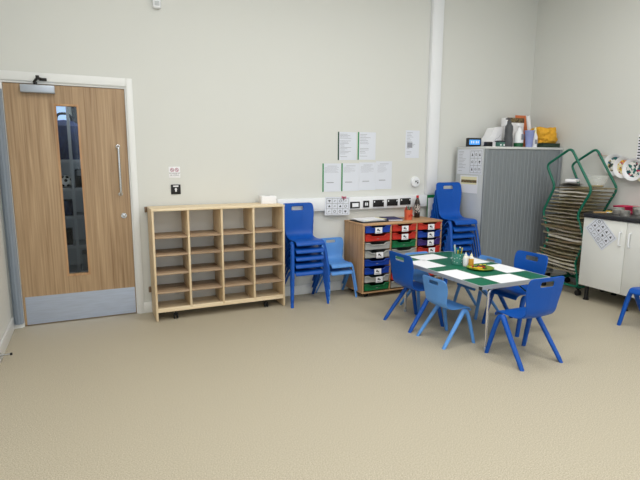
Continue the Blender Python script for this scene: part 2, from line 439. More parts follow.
# release switch
t = thing('release_switch', 'black square door release switch with white pointer below the small sign', 'switch', (.744, 0, 1.158))
MB().box((-.044, -.012, -.045), (.044, 0, .045), .004).build('switch_plate', 'black_plastic', t)
mb = MB(); mb.box((-.024, -.0135, .024), (.024, -.012, .036)); mb.box((-.007, -.0135, -.022), (.007, -.012, .002)); mb.prism([(-.014, .0), (.014, .0), (0, .017)], 'y', -.0135, -.012)
mb.build('white_marking', 'white_plastic', t)
# motion sensor high up
t = thing('motion_sensor', 'white motion sensor high on the wall above the shelf unit', 'sensor', (.645, 0, 2.79))
MB().box((-.034, -.045, -.055), (.034, 0, .06), .012, 3).build('sensor_body', 'white_plastic', t)
MB().box((-.02, -.05, -.035), (.02, -.044, .0), .004).build('lens', 'cabinet_grey', t)
# cable trunking
t = thing('vertical_trunking', 'tall white cable trunking rising up the wall beside the chair stack', 'trunking', (3.662, 0, 0))
MB().box((-.074, -.05, 1.04), (.074, 0, H), .004).build('trunk_body', 'white_plastic', t)
MB().box((-.062, -.055, 1.05), (.062, -.05, H), .002).build('trunk_lid', 'white_plastic', t)
t = thing('socket_trunking', 'long white dado trunking along the wall behind the drawer unit', 'trunking', (1.735, 0, .9))
MB().box((0, -.05, 0), (2.02, 0, .137), .004).build('trunk_body', 'white_plastic', t)
MB().box((.0, -.054, .02), (2.02, -.05, .117), .0015).build('trunk_lid', 'white_plastic', t)
def socket(x0, x1, z0, z1, label, face):
    t = thing('wall_socket', label, 'socket', ((x0 + x1) / 2, -.054, (z0 + z1) / 2), 0, 'sockets on the dado trunking')
    w, h = (x1 - x0) / 2, (z1 - z0) / 2
    MB().box((-w, -.011, -h), (w, 0, h), .004).build('face_plate', 'black_plastic', t)
    mb = MB()
    if face == 'card': mb.box((-w * .62, -.0125, -h * .55), (w * .7, -.011, h * .6))
    elif face == 'data': mb.box((-w * .45, -.0125, -h * .45), (-.003, -.011, h * .45)); mb.box((.003, -.0125, -h * .45), (w * .45, -.011, h * .45))
    else:
        for s in (-1, 1): mb.box((s * w * .8 - .007, -.014, h * .28), (s * w * .8 + .007, -.011, h * .72), .001)
    mb.build('rocker' if face == 'twin' else 'white_insert', 'white_plastic', t)
    if face == 'twin':
        mb = MB()
        for s in (-1, 1):
            for dx, dz in ((0, .012), (-.011, -.012), (.011, -.012)): mb.box((s * w * .42 + dx - .003, -.0115, dz - .006), (s * w * .42 + dx + .003, -.011, dz + .004))
        mb.build('pin_holes', 'rubber', t)
socket(2.572, 2.69, .913, .985, 'black wall socket with white card insert next to the picture timetable', 'card')
socket(2.735, 2.81, .918, .993, 'small square black data socket with white centre', 'data')
socket(2.86, 3.0, .92, .997, 'black twin socket just past the small data socket', 'twin')
socket(3.043, 3.185, .925, 1.0, 'black twin socket in the middle of the three twin sockets', 'twin')
socket(3.218, 3.362, .93, 1.005, 'black twin socket nearest to the bottle', 'twin')
# thermostat
t = thing('room_thermostat', 'white oval thermostat on the wall beside the vertical trunking', 'thermostat', (3.45, 0, 1.186))
MB().lathe([(.06, 0), (.062, -.012), (.056, -.028), (.04, -.0315), (0, -.032)], seg=32, axis='y').build('thermostat_body', 'white_plastic', t)
mb = MB(); mb.box((-.012, -.0335, -.004), (.006, -.031, .016)); mb.box((.014, -.0335, -.018), (.032, -.03, .002)); mb.box((.016, -.0335, .010), (.030, -.03, .018)); mb.build('display_marks', 'print_dark', t)

def sheet(name, label, cat, loc, w, h, rows, rotx=0, rotz=0, spine=None, group=None, style='text', roll=0, tilt=0):
    """an upright sheet, origin at centre, facing -Y before rotz; print as thin strips"""
    t = thing(name, label, cat, loc, rotz, group)
    if roll or tilt: t.rotation_euler = (tilt, roll, rotz)
    MB().box((-w / 2, -.0012, -h / 2), (w / 2, 0, h / 2)).build('paper', 'notice_paper', t)
    mb = MB(); rnd = random.Random(label)
    if style == 'text':
        n = rows; top = h * .42
        for i in range(n):
            z = top - i * (h * .84 / n)
            if rnd.random() < .18: continue
            l = rnd.uniform(.25, .8) if i else .5
            mb.box((-w * .4, -.0016, z - .0022), (-w * .4 + w * .8 * l, -.0012, z + .0012))
    elif style == 'sparse':
        mb.box((-w * .25, -.0016, h * .40), (w * .28, -.0012, h * .412))
        for i in range(rows):
            z = h * .36 - i * h * .035; mb.box((-w * .4, -.0016, z - .001), (-w * .4 + w * .78 * rnd.uniform(.4, 1), -.0012, z + .0008))
        mb.box((-w * .3, -.0018, -h * .19), (w * .1, -.0012, -h * .165)); 
    elif style == 'grid':
        nx, nz = rows
        for i in range(nx + 1):
            x = -w * .44 + i * w * .88 / nx; mb.box((x - .0012, -.0016, -h * .43), (x + .0012, -.0012, h * .43))
        for j in range(nz + 1):
            z = -h * .43 + j * h * .86 / nz; mb.box((-w * .44, -.0016, z - .0012), (w * .44, -.0012, z + .0012))
    mb.build('printed_pattern', 'print_grey' if style != 'grid' else 'print_dark', t)
    if style == 'grid':
        mb = MB()
        for i in range(nx):
            for j in range(nz):
                cx = -w * .44 + (i + .5) * w * .88 / nx; cz = -h * .43 + (j + .5) * h * .86 / nz
                cw, ch = w * .88 / nx, h * .86 / nz; k = rnd.randrange(4)
                if k == 0: mb.tube([(cx + cw * .2 * math.cos(a), -.0016, cz + cw * .2 * math.sin(a)) for a in (2 * PI * q / 12 for q in range(12))], .0022, 5, closed=True)
                elif k == 1: mb.prism([(cx - cw * .22, cz - ch * .2), (cx + cw * .22, cz - ch * .2), (cx, cz + ch * .24)], 'y', -.0017, -.0012)
                elif k == 2: mb.box((cx - cw * .2, -.0017, cz - ch * .08), (cx + cw * .2, -.0012, cz + ch * .14)); mb.box((cx - cw * .06, -.0017, cz - ch * .26), (cx + cw * .06, -.0012, cz - ch * .1))
                else: mb.tube([(cx - cw * .2, -.0016, cz - ch * .2), (cx, -.0016, cz + ch * .1), (cx + cw * .18, -.0016, cz - ch * .05)], .0022, 5)
        mb.build('symbol_pattern', 'print_dark', t)
    if spine:
        plabel(MB().box((-w / 2 - .004, -.0035, -h / 2), (-w / 2 + .011, .0, h / 2), .001).build('binding_strip', spine, t), 'coloured binding strip')
    return t
G = 'notices on the wall above the drawer unit'
sheet('notice_sheet', 'upper notice with dark binding strip, densest print of the wall notices', 'notice', (2.558, -.001, 1.582), .222, .297, 18, spine='dark_strip', group=G)
sheet('notice_sheet', 'upper notice with green binding strip, next to the dark-edged notice', 'notice', (2.80, -.001, 1.586), .22, .297, 15, spine='green_strip', group=G)
sheet('notice_sheet', 'lower notice with green strip at the end of the row nearest the door', 'notice', (2.375, -.001, 1.248), .216, .3, 6, spine='green_strip', group=G, style='sparse')
sheet('notice_sheet', 'second lower notice along from the door, the other with a green strip', 'notice', (2.60, -.001, 1.25), .214, .3, 6, spine='green_strip', group=G, style='sparse')
sheet('notice_sheet', 'third lower notice along from the door, plain edged', 'notice', (2.815, -.001, 1.257), .212, .305, 7, group=G, style='sparse')
sheet('notice_sheet', 'fourth lower notice, plain edged, at the end of the row nearest the trunking', 'notice', (3.027, -.001, 1.267), .21, .31, 8, group=G, style='sparse')
t = sheet('notice_sheet', 'single small notice alone above the thermostat', 'notice', (3.40, -.001, 1.615), .19, .31, 16, group=G)
MB().box((-.07, -.0018, -.04), (.0, -.0013, .02)).build('printed_block', 'print_grey', t)
t = sheet('picture_timetable', 'white picture timetable card on the trunking behind the small pale chairs', 'card', (2.418, -.056, .945), .298, .195, (4, 3), style='grid', roll=.035)
t = thing('paper_bow', 'small pink paper bow clipped on top of the picture timetable', 'decoration', (2.49, -.062, 1.035))
mb = MB(); mb.prism([(-.028, .02), (-.022, -.012), (.002, .0), (.026, -.018), (.03, .014), (.004, .008)], 'y', -.004, 0); mb.build('bow_paper', 'pink', t)
MB().box((-.006, -.007, -.03), (.004, -.004, .012), .002).build('clip', 'pencil_brown', t)

# ------------------------------------------------------------------ open shelf unit
SX0, SX1, SD, SH = .478, 1.70, .345, 1.01
t = thing('pigeonhole_shelf', 'wide pale birch pigeonhole shelf unit on castors beside the door', 'shelf unit', (SX0, 0, 0))
W = SX1 - SX0; T = .018
for x in (0, W - T): plabel(MB().box((x, -SD, .006), (x + T, -.022, SH - T), .0015).build('side_panel', 'birch_upright', t), 'pale birch side panel')
MB().box((-.002, -SD - .003, SH - T), (W + .002, -.02, SH), .002).build('top_board', 'birch_across', t)
MB().box((T, -SD, .085), (W - T, -.024, .103), .0012).build('bottom_board', 'birch_across', t)
MB().box((T, -SD + .002, .103), (W - T, -SD + .017, .122), .001).build('bottom_rail', 'birch_across', t)
MB().box((T, -.032, .103), (W - T, -.025, SH - T)).build('back_panel', 'hardboard_white', t)
cw = (W - T) / 4
for k in (1, 2, 3): MB().box((k * cw, -SD + .001, .103), (k * cw + T, -.0325, SH - T), .0012).build('divider', 'birch_upright', t)
for z in (.268, .437, .605, .763):
    for k in range(4): MB().box((k * cw + T + .0005, -SD + .006, z - .014), ((k + 1) * cw - .0005, -.0328, z), .001).build('shelf_board', 'shelf_board', t)
def castor(parent, x, y, r=.026, ztop=.085):
    c = MB().box((x - .02, y - .02, ztop - .006), (x + .02, y + .02, ztop)).box((x - .006, y - .012, r * 1.2), (x + .006, y + .012, ztop - .005)).build('castor', 'black_metal', parent)
    mb = MB()
    for s in (-1, 1): mb.lathe([(.004, s * .008), (r, s * .008), (r, s * .018), (.012, s * .02), (.004, s * .02)], (x, y, r), 18, 'x')
    mb.build('castor_wheel', 'rubber', c)
for x, y in ((.175, -.29), (1.04, -.29), (.11, -.08), (1.1, -.08)): castor(t, x, y)
for z in (.955, .20):
    MB().box((-.022, -.03, z), (0, -.001, z + .05), .003).build('wall_bracket', 'bracket_brown', t)
t = thing('tissue_box', 'small white tissue box on the end of the birch shelf unit', 'box', (1.605, -.125, SH), -.12)
MB().box((-.075, -.07, 0), (.075, .07, .072), .003).build('carton', 'poster_white', t)
MB().lathe([(.0, .0722), (.03, .0722), (.03, .073), (0, .073)], (0, 0, 0), 20, squash=.5).build('opening', 'print_grey', t)

# ------------------------------------------------------------------ plastic chairs
def catmull(P, n):
    P = [Vector(p) for p in P]; P = [P[0] * 2 - P[1]] + P + [P[-1] * 2 - P[-2]]; out = []
    for i in range(1, len(P) - 2):
        for k in range(n):
            t = k / n; a, b, c, d = P[i - 1], P[i], P[i + 1], P[i + 2]
            out.append(.5 * ((2 * b) + (c - a) * t + (2 * a - 5 * b + 4 * c - d) * t * t + (3 * b - a - 3 * c + d) * t ** 3))
    out.append(P[-2]); return out

def shell_meshes(m, kb=1.):
    # rows: (y, z, half width, forward curl of the edges)
    rows = [(-.206, .690, .128, .004), (-.2055, .684, .148, .006), (-.204, .672, .158, .009), (-.200, .655, .163, .012), (-.196, .635, .165, .014), (-.1915, .614, .166, .016), (-.186, .594, .166, .017), (-.180, .570, .165, .018), (-.172, .530, .160, .018),
            (-.164, .485, .151, .018), (-.157, .440, .143, .018), (-.146, .400, .139, .016), (-.122, .364, .139, .012), (-.082, .343, .142, .008),
            (-.03, .336, .146, .006), (.03, .338, .148, .004), (.085, .344, .150, .002), (.13, .346, .151, 0), (.158, .338, .150, 0), (.170, .318, .148, 0), (.173, .304, .146, 0)]
    rows = [(y if z < .4 or y > -.1 else -.146 + (y + .146) * .5, z if z < .36 or y > -.05 else .36 + (z - .36) * kb, hw * (1.06 if z > .43 else 1.05 if z > .36 and y < -.05 else 1.0), cu) for y, z, hw, cu in rows]
    us = [-1, -.92, -.7, -.345, -.28, 0, .28, .345, .7, .92, 1]
    bm = bmesh.new(); V = []
    for i, (y, z, hw, cu) in enumerate(rows):
        a = rows[max(i - 1, 0)]; b = rows[min(i + 1, len(rows) - 1)]
        tg = Vector((0, b[0] - a[0], b[1] - a[1])).normalized(); nrm = Vector((0, -tg.z, tg.y))  # points to the sitter
        V.append([bm.verts.new(Vector((u * hw, y, z)) + nrm * cu * (u * u)) for u in us])
    hole_rows = (3, 4)
    for i in range(len(rows) - 1):
        for j in range(len(us) - 1):
            if i in hole_rows and 3 <= j <= 6: continue
            bm.faces.new([V[i][j], V[i][j + 1], V[i + 1][j + 1], V[i + 1][j]])
    bmesh.ops.recalc_face_normals(bm, faces=bm.faces[:])
    me = bpy.data.meshes.new('chair_shell'); bm.to_mesh(me); bm.free()
    o = bpy.data.objects.new('chair_shell', me); COL.objects.link(o)
    s = o.modifiers.new('s', 'SOLIDIFY'); s.thickness = .009; s.offset = 0
    s2 = o.modifiers.new('b', 'SUBSURF'); s2.levels = 2; s2.render_levels = 2
    dg = bpy.context.evaluated_depsgraph_get(); full = bpy.data.meshes.new_from_object(o.evaluated_get(dg))
    bpy.data.objects.remove(o)
    nrm = [tuple(v.normal) for v in full.vertices]
    out = {}
    for name, test in (('backrest', lambda c: c.z + c.y * .35 > .327 and c.y < -.06), ('seat', None)):
        keep = [p for p in full.polygons if (p.center.y < -.118 and p.center.z > .375) == (name == 'backrest')]
        idx = {}; vs = []; ns = []; fs = []
        for p in keep:
            f = []
            for v in p.vertices:
                if v not in idx: idx[v] = len(vs); vs.append(tuple(full.vertices[v].co)); ns.append(nrm[v])
                f.append(idx[v])
            fs.append(f)
        q = bpy.data.meshes.new(name); q.from_pydata(vs, [], fs); q.update()
        for p in q.polygons: p.use_smooth = True
        q.normals_split_custom_set_from_vertices(ns)
        q.materials.append(MATS[m]); out[name] = q
    return out

def leg_mesh(side, front, nest, m):
    s = side
    if front: pts = [(s * .192, .186, 0), (s * .184, .163, .10), (s * .176, .139, .20), (s * .168, .118, .275), (s * .163, .102, .308), (s * .158, .080, .322)]
    else: pts = [(s * .192, -.180, 0), (s * .184, -.104, .10), (s * .176, -.027, .20), (s * .168, .030, .275), (s * .163, .057, .308), (s * .158, .080, .322)]
    C = catmull(pts, 4); mb = MB(); rings = []
    for i, p in enumerate(C):
        tg = (C[min(i + 1, len(C) - 1)] - C[max(i - 1, 0)]).normalized()
        k = i / (len(C) - 1)
        out = Vector((s * .35, 1 if front else -1, 0)).normalized() if k < .99 else Vector((0, 0, 1))
        out = Vector((s * .3, (1 if front else -1) * (1 - k * .6), .35 + k)).normalized()
        out = (out - tg * out.dot(tg)).normalized(); sd = tg.cross(out)
        ra, rb = .0155 + .006 * k, .0175 + .006 * k
        if i == 0: tg0 = tg
        if nest:
            angs = [math.radians(-62 + 124 * q / 10) for q in range(11)]
            ring = [p + out * math.cos(a) * ra + sd * math.sin(a) * rb for a in angs] + [p + out * math.cos(a) * (ra - .0045) + sd * math.sin(a) * (rb - .0045) for a in angs[::-1]]
        else:
            ring = [p + out * math.cos(a) * ra + sd * math.sin(a) * rb for a in (2 * PI * q / 16 for q in range(16))]
        if i == 0: ring = [Vector((q.x, q.y, max(q.z, 0) * 0)) for q in ring]
        rings.append(ring)
    mb.ring_sweep(rings)
    return mb
PROTO = {}
def make_chair(m, nest, label):
    t = thing('plastic_chair', label, 'chair')
    sm = shell_meshes(m, .82 if m == 'chair_light' else (1. if nest else .93))
    for n in ('seat', 'backrest'):
        o = bpy.data.objects.new(n, sm[n]); COL.objects.link(o); o.parent = t
    for s in (-1, 1):
        for f in (True, False): leg_mesh(s, f, nest, m).build('leg', m, t, angle=60)
    return t
USED = set()
def chair(m, nest, loc, rot, scale, label, group):
    key = (m, nest)
    if key not in PROTO:
        PROTO[key] = make_chair(m, nest, label); o = PROTO[key]
        o.location = loc; o.rotation_euler = (0, 0, rot); o.scale = scale if isinstance(scale, tuple) else (scale,) * 3; o['group'] = group
        return o
    return dup(PROTO[key], loc, rot, label, group, scale)
GT = 'plastic chairs around the green table'
R90 = PI / 2
chair('chair_blue', False, (2.845, -2.275, 0), -.03, .97, 'dark blue chair at the near short end of the green table', GT)
chair('chair_blue', False, (2.558, -1.288, 0), -R90 + .03, .975, 'dark blue chair at the green table beside the drawer unit, back turned', GT)
chair('chair_blue', False, (3.315, -1.735, 0), R90 + .05, .97, 'dark blue chair at the long side of the green table facing the pale chair opposite', GT)
chair('chair_blue', False, (4.388, -2.28, 0), R90, 1.0, 'dark blue chair standing alone in front of the white cupboard doors', 'single chair by the cupboard')
chair('chair_light', False, (2.558, -1.732, 0), -R90 + .03, .84, 'light blue small chair at the near long side of the green table', GT)
chair('chair_light', False, (3.30, -1.278, 0), R90, .84, 'light blue small chair at the table with only its top edge before the grey cabinet', GT)
chair('chair_light', False, (2.935, -.93, 0), PI, .84, 'light blue small chair tucked under the short table end by the drawer unit', GT)
words = ['bottom', 'second from bottom', 'third from bottom', 'fourth from bottom', 'fifth from bottom', 'top']
for k in range(5):
    wd = ['lowest', 'second lowest', 'middle', 'second highest', 'topmost'][k]
    chair('chair_blue', True, (1.936, -.24 - .006 * k, .0755 * k), PI, 1.01, f'dark blue chair, {wd} in the stack of five beside the birch shelf unit', 'chair stack beside the birch shelf unit')
for k in range(2):
    wd = ['lower', 'upper'][k]
    chair('chair_light', True, (2.342, -.188 - .006 * k, .0755 * k), PI, .84, f'light blue small chair, {wd} of the pair stacked against the drawer unit', 'pair of pale chairs by the drawer unit')
for k in range(6):
    wd = ['lowest', 'second lowest', 'third lowest', 'third highest', 'second highest', 'topmost'][k]
    chair('chair_blue', True, (3.758, -.305 - .018 * k, .077 * k), PI - .05, (1.0, 1.06, 1.16), f'dark blue chair, {wd} in the stack of six beside the grey cabinet', 'chair stack beside the grey cabinet')

# ------------------------------------------------------------------ drawer unit
UX0, UX1, UY, UZ = 2.527, 3.53, -.43, .785
t = thing('drawer_unit', 'beech storage unit with three columns of coloured plastic trays', 'drawer unit', (UX0, 0, 0))
W = UX1 - UX0; CW = (W - 4 * T) / 3
for k, nm in enumerate(('side_panel', 'divider', 'divider', 'side_panel')):
    x = k * (CW + T); MB().box((x, UY, .065), (x + T, -.021, UZ - T), .001).build(nm, 'beech_upright', t)
MB().box((-.003, UY - .004, UZ - T), (W + .003, -.018, UZ), .002).build('top_board', 'beech_across', t)
MB().box((0, UY, .05), (W, -.021, .0648), .001).build('bottom_board', 'beech_across', t)
MB().box((T, -.032, .066), (W - T, -.022, UZ - T - .001)).build('back_panel', 'beech_across', t)
for x, y in ((.08, UY + .06), (W - .08, UY + .06), (.08, -.11), (W - .08, -.11)): castor(t, x, y, .02, .05)
cols = ['bbccXX', ]
TR = {'b': ('tray_blue', 'blue'), 'r': ('tray_red', 'red'), 'c': ('tray_clear', 'clear grey'), 'g': ('tray_green', 'green'), 'p': ('tray_purple', 'purple')}
COLS = ['brccbbcg', 'rrgccprc', 'rbprgbrc']; CARD = [{0, 3, 5, 6}, {0, 1}, {0, 1, 2, 3}]
PITCH = (UZ - T - .068) / 8
for c in range(3):
    for r in range(8):
        mname, cname = TR[COLS[c][r]]
        x0 = c * (CW + T) + T + .004; x1 = x0 + CW - .008; zt = UZ - T - .004 - r * PITCH; zb = zt - .070; yf = UY - .012
        w = x1 - x0; mb = MB()
        # front with the finger scoop, then the tray body behind it
        q = [(x0 + .008, zb), (x1 - .008, zb), (x1 - .002, zt - .018), (x1, zt - .012), (x1, zt), (x1 - w * .16, zt), (x1 - w * .25, zt - .022), (x0 + w * .25, zt - .022), (x0 + w * .16, zt), (x0, zt), (x0, zt - .012), (x0 + .002, zt - .018)]
        mb.prism(q, 'y', yf + .006, yf + .010)
        # rolled rim along the scoop
        rim = [(x0, yf, zt - .004), (x0 + w * .16, yf, zt - .004), (x0 + w * .25, yf, zt - .025), (x1 - w * .25, yf, zt - .025), (x1 - w * .16, yf, zt - .004), (x1, yf, zt - .004)]
        mb.tube(fillet(rim, .012, 3), .0062, 6)
        mb.box((x0 + .008, yf + .010, zb), (x1 - .008, -.09, zb + .003)); mb.box((x0 + .004, yf + .010, zb + .003), (x0 + .007, -.09, zt - .01)); mb.box((x1 - .007, yf + .010, zb + .003), (x1 - .004, -.09, zt - .01)); mb.box((x0 + .008, -.093, zb), (x1 - .008, -.09, zt - .012))
        d = plabel(mb.build('drawer', mname, t), f'{cname} plastic tray drawer')
        if r in CARD[c]:
            cx = (x0 + x1) / 2 + (.012 if c == 2 else 0) + (.02 if r in (3, 6) else 0)
            lc = MB().box((cx - .042, yf - .009, zb - .006), (cx + .042, yf - .007, zb + .056)).build('label_card', 'poster_white', d)
            mb = MB(); mb.box((cx - .02, yf - .0095, zb + .022), (cx + .002, yf - .009, zb + .04)); mb.box((cx + .002, yf - .0095, zb + .016), (cx + .016, yf - .009, zb + .028)); mb.box((cx - .03, yf - .0095, zb + .002), (cx + .03, yf - .009, zb + .006)); mb.build('label_print', 'print_dark', d)
        else:
            MB().box(((x0 + x1) / 2 - .012, yf + .004, zb + .02), ((x0 + x1) / 2 + .012, yf + .006, zb + .025)).build('tray_mark', 'print_grey', d)
# things on the unit
t = thing('document_wallet', 'black document wallet with loose papers lying on the drawer unit', 'folder', (2.725, -.215, UZ), .05)
MB().box((-.165, -.13, 0), (.165, .13, .012), .003).build('cover', 'folder_black', t)
for i, (m, dx, dy, rz) in enumerate([('white_paper', .0, .005, .02), ('white_paper', -.015, .0, -.05), ('cream', .03, .02, .09), ('white_paper', -.03, .01, -.12)]):
    mb = MB(); mb.M = Matrix.Translation((dx, dy, .0125 + i * .004)) @ Matrix.Rotation(rz, 4, 'Z'); mb.box((-.142, -.1, 0), (.142, .1, .0035)); mb.build('paper', m, t)
t = thing('ring_folder', 'navy folder lying flat between the papers and the pencil pot', 'folder', (3.015, -.20, UZ), -.18)
mb = MB(); mb.box((-.088, -.13, 0), (.088, .13, .004), .001); mb.box((-.088, -.13, .018), (.088, .13, .022), .001); mb.box((-.092, -.13, 0), (-.088, .13, .022), .001); mb.build('cover', 'navy', t)
MB().box((-.084, -.124, .0045), (.08, .124, .0175)).build('paper', 'white_paper', t)
t = thing('pencil_pot', 'orange pot full of pencils on the drawer unit', 'pot', (3.20, -.255, UZ))
MB().lathe([(.0, 0), (.042, 0), (.047, .11), (.0445, .11), (.04, .004), (0, .004)]).build('pot_body', 'orange_pot', t)
mb = MB()
for i, (x, z) in enumerate([(-.02, .085), (.018, .09), (.0, .098)]): mb.box((x - .008, -.049, z - .05), (x + .006, -.044, z - .03))
mb.build('printed_pattern', 'tray_red', t)
for i in range(11):
    a = i * 2.4; r = .012 + .022 * ((i * 37) % 10) / 10; h = .125 + .035 * ((i * 53) % 10) / 10
    MB().tube([(r * math.cos(a), r * math.sin(a), .006), (r * 1.3 * math.cos(a), r * 1.3 * math.sin(a), h - .012), (r * 1.33 * math.cos(a), r * 1.33 * math.sin(a), h)], [.0042, .0042, .001], 7).build('pencil', ['pencil_brown', 'tray_red', 'crayon_dark', 'tray_green'][i % 4], t)
t = thing('drink_bottle', 'dark drink bottle with red cap standing behind the pencil pot', 'bottle', (3.41, -.125, UZ))
MB().lathe([(0, 0), (.03, 0), (.034, .008), (.034, .055), (.031, .08), (.034, .11), (.034, .15), (.026, .19), (.014, .22), (.0125, .235), (0, .236)]).build('bottle_body', 'cola', t)
MB().lathe([(.0345, .06), (.0325, .08), (.0347, .108), (.0347, .148), (.0335, .15), (.03, .1)]).build('bottle_label', 'bottle_label', t)
MB().lathe([(.0155, .228), (.0155, .252), (.014, .254), (0, .254)]).build('cap', 'red_cap', t)
t = thing('display_board', 'dark green display board leaning behind the chair stack against the trunking', 'board', (3.685, -.083, .0))
t.rotation_euler = (-.02, 0, 0)
MB().box((-.09, -.006, .002), (.09, .004, 1.035), .001).build('cover', 'tray_green', t)
MB().box((-.085, -.0075, .05), (.085, -.0062, 1.0)).build('paper', 'white_paper', t)

# ------------------------------------------------------------------ the green table
TX0, TX1, TY0, TY1, TZ = 2.545, 3.27, -2.115, -.9, .535
t = thing('classroom_table', 'green topped folding table with metal legs amid the chairs', 'table', ((TX0 + TX1) / 2, (TY0 + TY1) / 2, 0))
hx, hy = (TX1 - TX0) / 2, (TY1 - TY0) / 2
MB().box((-hx + .006, -hy + .006, TZ - .018), (hx - .006, hy - .006, TZ), .002).build('tabletop', 'table_green', t)
mb = MB(); pts = fillet([(-hx + .001, -hy + .001, 0), (hx - .001, -hy + .001, 0), (hx - .001, hy - .001, 0), (-hx + .001, hy - .001, 0)], .022, 5, closed=True)
inn = [Vector((p.x * (hx - .012) / hx, p.y * (hy - .012) / hy, 0)) for p in pts]
mb.ring_sweep([[p + Vector((0, 0, TZ - .0285)), p + Vector((0, 0, TZ + .0008)), q + Vector((0, 0, TZ + .0008)), q + Vector((0, 0, TZ - .0285))] for p, q in zip(pts, inn)], closed=True, caps=False)
mb.build('edge_band', 'table_edge', t)
for sx in (-1, 1):
    for sy in (-1, 1):
        mb = MB(); mb.box((sx * hx - .018 * (sx > 0) - .001 * (sx < 0), sy * hy - .022 * (sy > 0) - .001 * (sy < 0), TZ - .0286), (sx * hx + .018 * (sx < 0) + .001 * (sx > 0), sy * hy + .022 * (sy < 0) + .001 * (sy > 0), TZ - .004), .003); mb.build('corner_cap', 'black_plastic', t)
cx, cy = (TX0 + TX1) / 2, (TY0 + TY1) / 2
for yy in (-2.045, -.975):
    for s in (-1, 1):
        MB().tube(fillet([(s * .215, yy - cy, .012), (s * .215, yy - cy, TZ - .045), (0, yy - cy, TZ - .045)], .05, 6), .0115, 12).build('leg', 'chrome', t)
        MB().lathe([(0, 0), (.0135, 0), (.014, .02), (.0125, .024), (0, .024)], (s * .215, yy - cy, 0), 14).build('leg_tip', 'closer_silver', t)
        MB().tube([(s * .2, yy - cy, TZ - .13), (s * .2, yy - cy + (.25 if yy < -1.5 else -.25), TZ - .03)], .006, 8).build('brace', 'chrome', t)
for s in (-1, 1): MB().box((s * .24 - .012, -hy + .03, TZ - .034), (s * .24 + .012, hy - .03, TZ - .019)).build('under_rail', 'black_metal', t)
# sheets of paper laid for each seat
GS = 'blank sheets on the green table'
for nm, x, y, rz, lb in (('a', 2.865, -1.075, .05, 'blank white sheet at the table end nearest the drawer unit'),
                         ('b', 2.655, -1.31, R90 + .04, 'blank white sheet in front of the dark chair by the drawer unit'),
                         ('c', 2.655, -1.75, R90 + .02, 'blank white sheet in front of the light blue near-side chair'),
                         ('d', 3.135, -1.335, R90 - .02, 'blank white sheet behind the pen pot before the pale far-side chair'),
                         ('e', 3.155, -1.72, R90, 'blank white sheet in front of the dark far-side chair'),
                         ('f', 2.9, -2.0, .0, 'blank white sheet at the near short end of the table')):
    o = MB().box((-.148, -.105, 0), (.148, .105, .0012)).build('paper_sheet', 'white_paper', loc=(x, y, TZ + .001)); o.rotation_euler = (0, 0, rz)
    tag(o, lb, 'paper', GS)
t = thing('pen_pot', 'green plastic pot of felt pens in the middle of the table', 'pot', (2.915, -1.425, TZ))
MB().lathe([(0, 0), (.042, 0), (.047, .004), (.05, .1), (.0475, .1), (.044, .006), (0, .006)]).build('pot_body', 'pot_green', t)
mb = MB()
for i in range(26):
    a = i * .97; z = .018 + (i * 29 % 70) / 1000; r = .0455 + .0042 * (z / .1)
    mb.lathe([(0, r + .002), (.004, r + .0015), (.004, r - .002)], (0, 0, 0), 6, 'x'); n = 18
    vs = mb.bm.verts[:][-n:]; M = Matrix.Translation((0, 0, z)) @ Matrix.Rotation(a, 4, 'Z')
    bmesh.ops.transform(mb.bm, matrix=M, verts=vs)
mb.build('spots', 'pen_white', t)
for i, (m, a, h) in enumerate([('pen_teal', 2.6, .16), ('pen_white', 3.0, .175), ('pen_teal', 3.6, .145), ('pen_green' if 0 else 'tray_green', 4.4, .15), ('pen_yellow', 5.2, .15), ('pen_blue', 5.9, .135), ('pen_white', .4, .15), ('pen_teal', 1.5, .14), ('pen_yellow', 0.9, .12)]):
    c, s = math.cos(a), math.sin(a)
    MB().tube([(c * .018, s * .018, .008), (c * .034, s * .034, h - .02), (c * .0345, s * .0345, h - .018), (c * .036, s * .036, h)], [.0055, .0055, .0065, .006], 10).build('pen', m, t)
for nm, x, y, lb, m in (('a', 2.918, -1.523, 'small white glue bottle beside the pen pot', 'glue'), ('b', 2.945, -1.562, 'small amber labelled bottle beside the white glue bottle', 'glue_label')):
    t = thing('glue_bottle', lb, 'bottle', (x, y, TZ), 0, 'small bottles on the table')
    MB().lathe([(0, 0), (.019, 0), (.0215, .004), (.0215, .080), (.014, .092), (.009, .096), (0, .096)]).build('bottle_body', 'glue', t)
    MB().lathe([(.0218, .012), (.0222, .014), (.0222, .072), (.0218, .074), (.02, .04)]).build('bottle_label', 'white_paper' if m == 'glue' else m, t)
    MB().lathe([(.011, .094), (.0105, .106), (.0045, .11), (.003, .122), (0, .123)]).build('cap', 'pen_white' if m == 'glue' else 'cream', t)
t = thing('crayon_plate', 'lime green plate of loose crayons on the table', 'plate', (2.955, -1.665, TZ))
MB().lathe([(0, 0), (.075, 0), (.108, .012), (.112, .017), (.106, .016), (.073, .005), (0, .004)], seg=32).build('plate_dish', 'lime_plate', t)
rn = random.Random(3); cc = ['crayon_red', 'crayon_yellow', 'crayon_dark', 'crayon_orange', 'tray_green', 'crayon_yellow', 'crayon_red', 'crayon_dark']
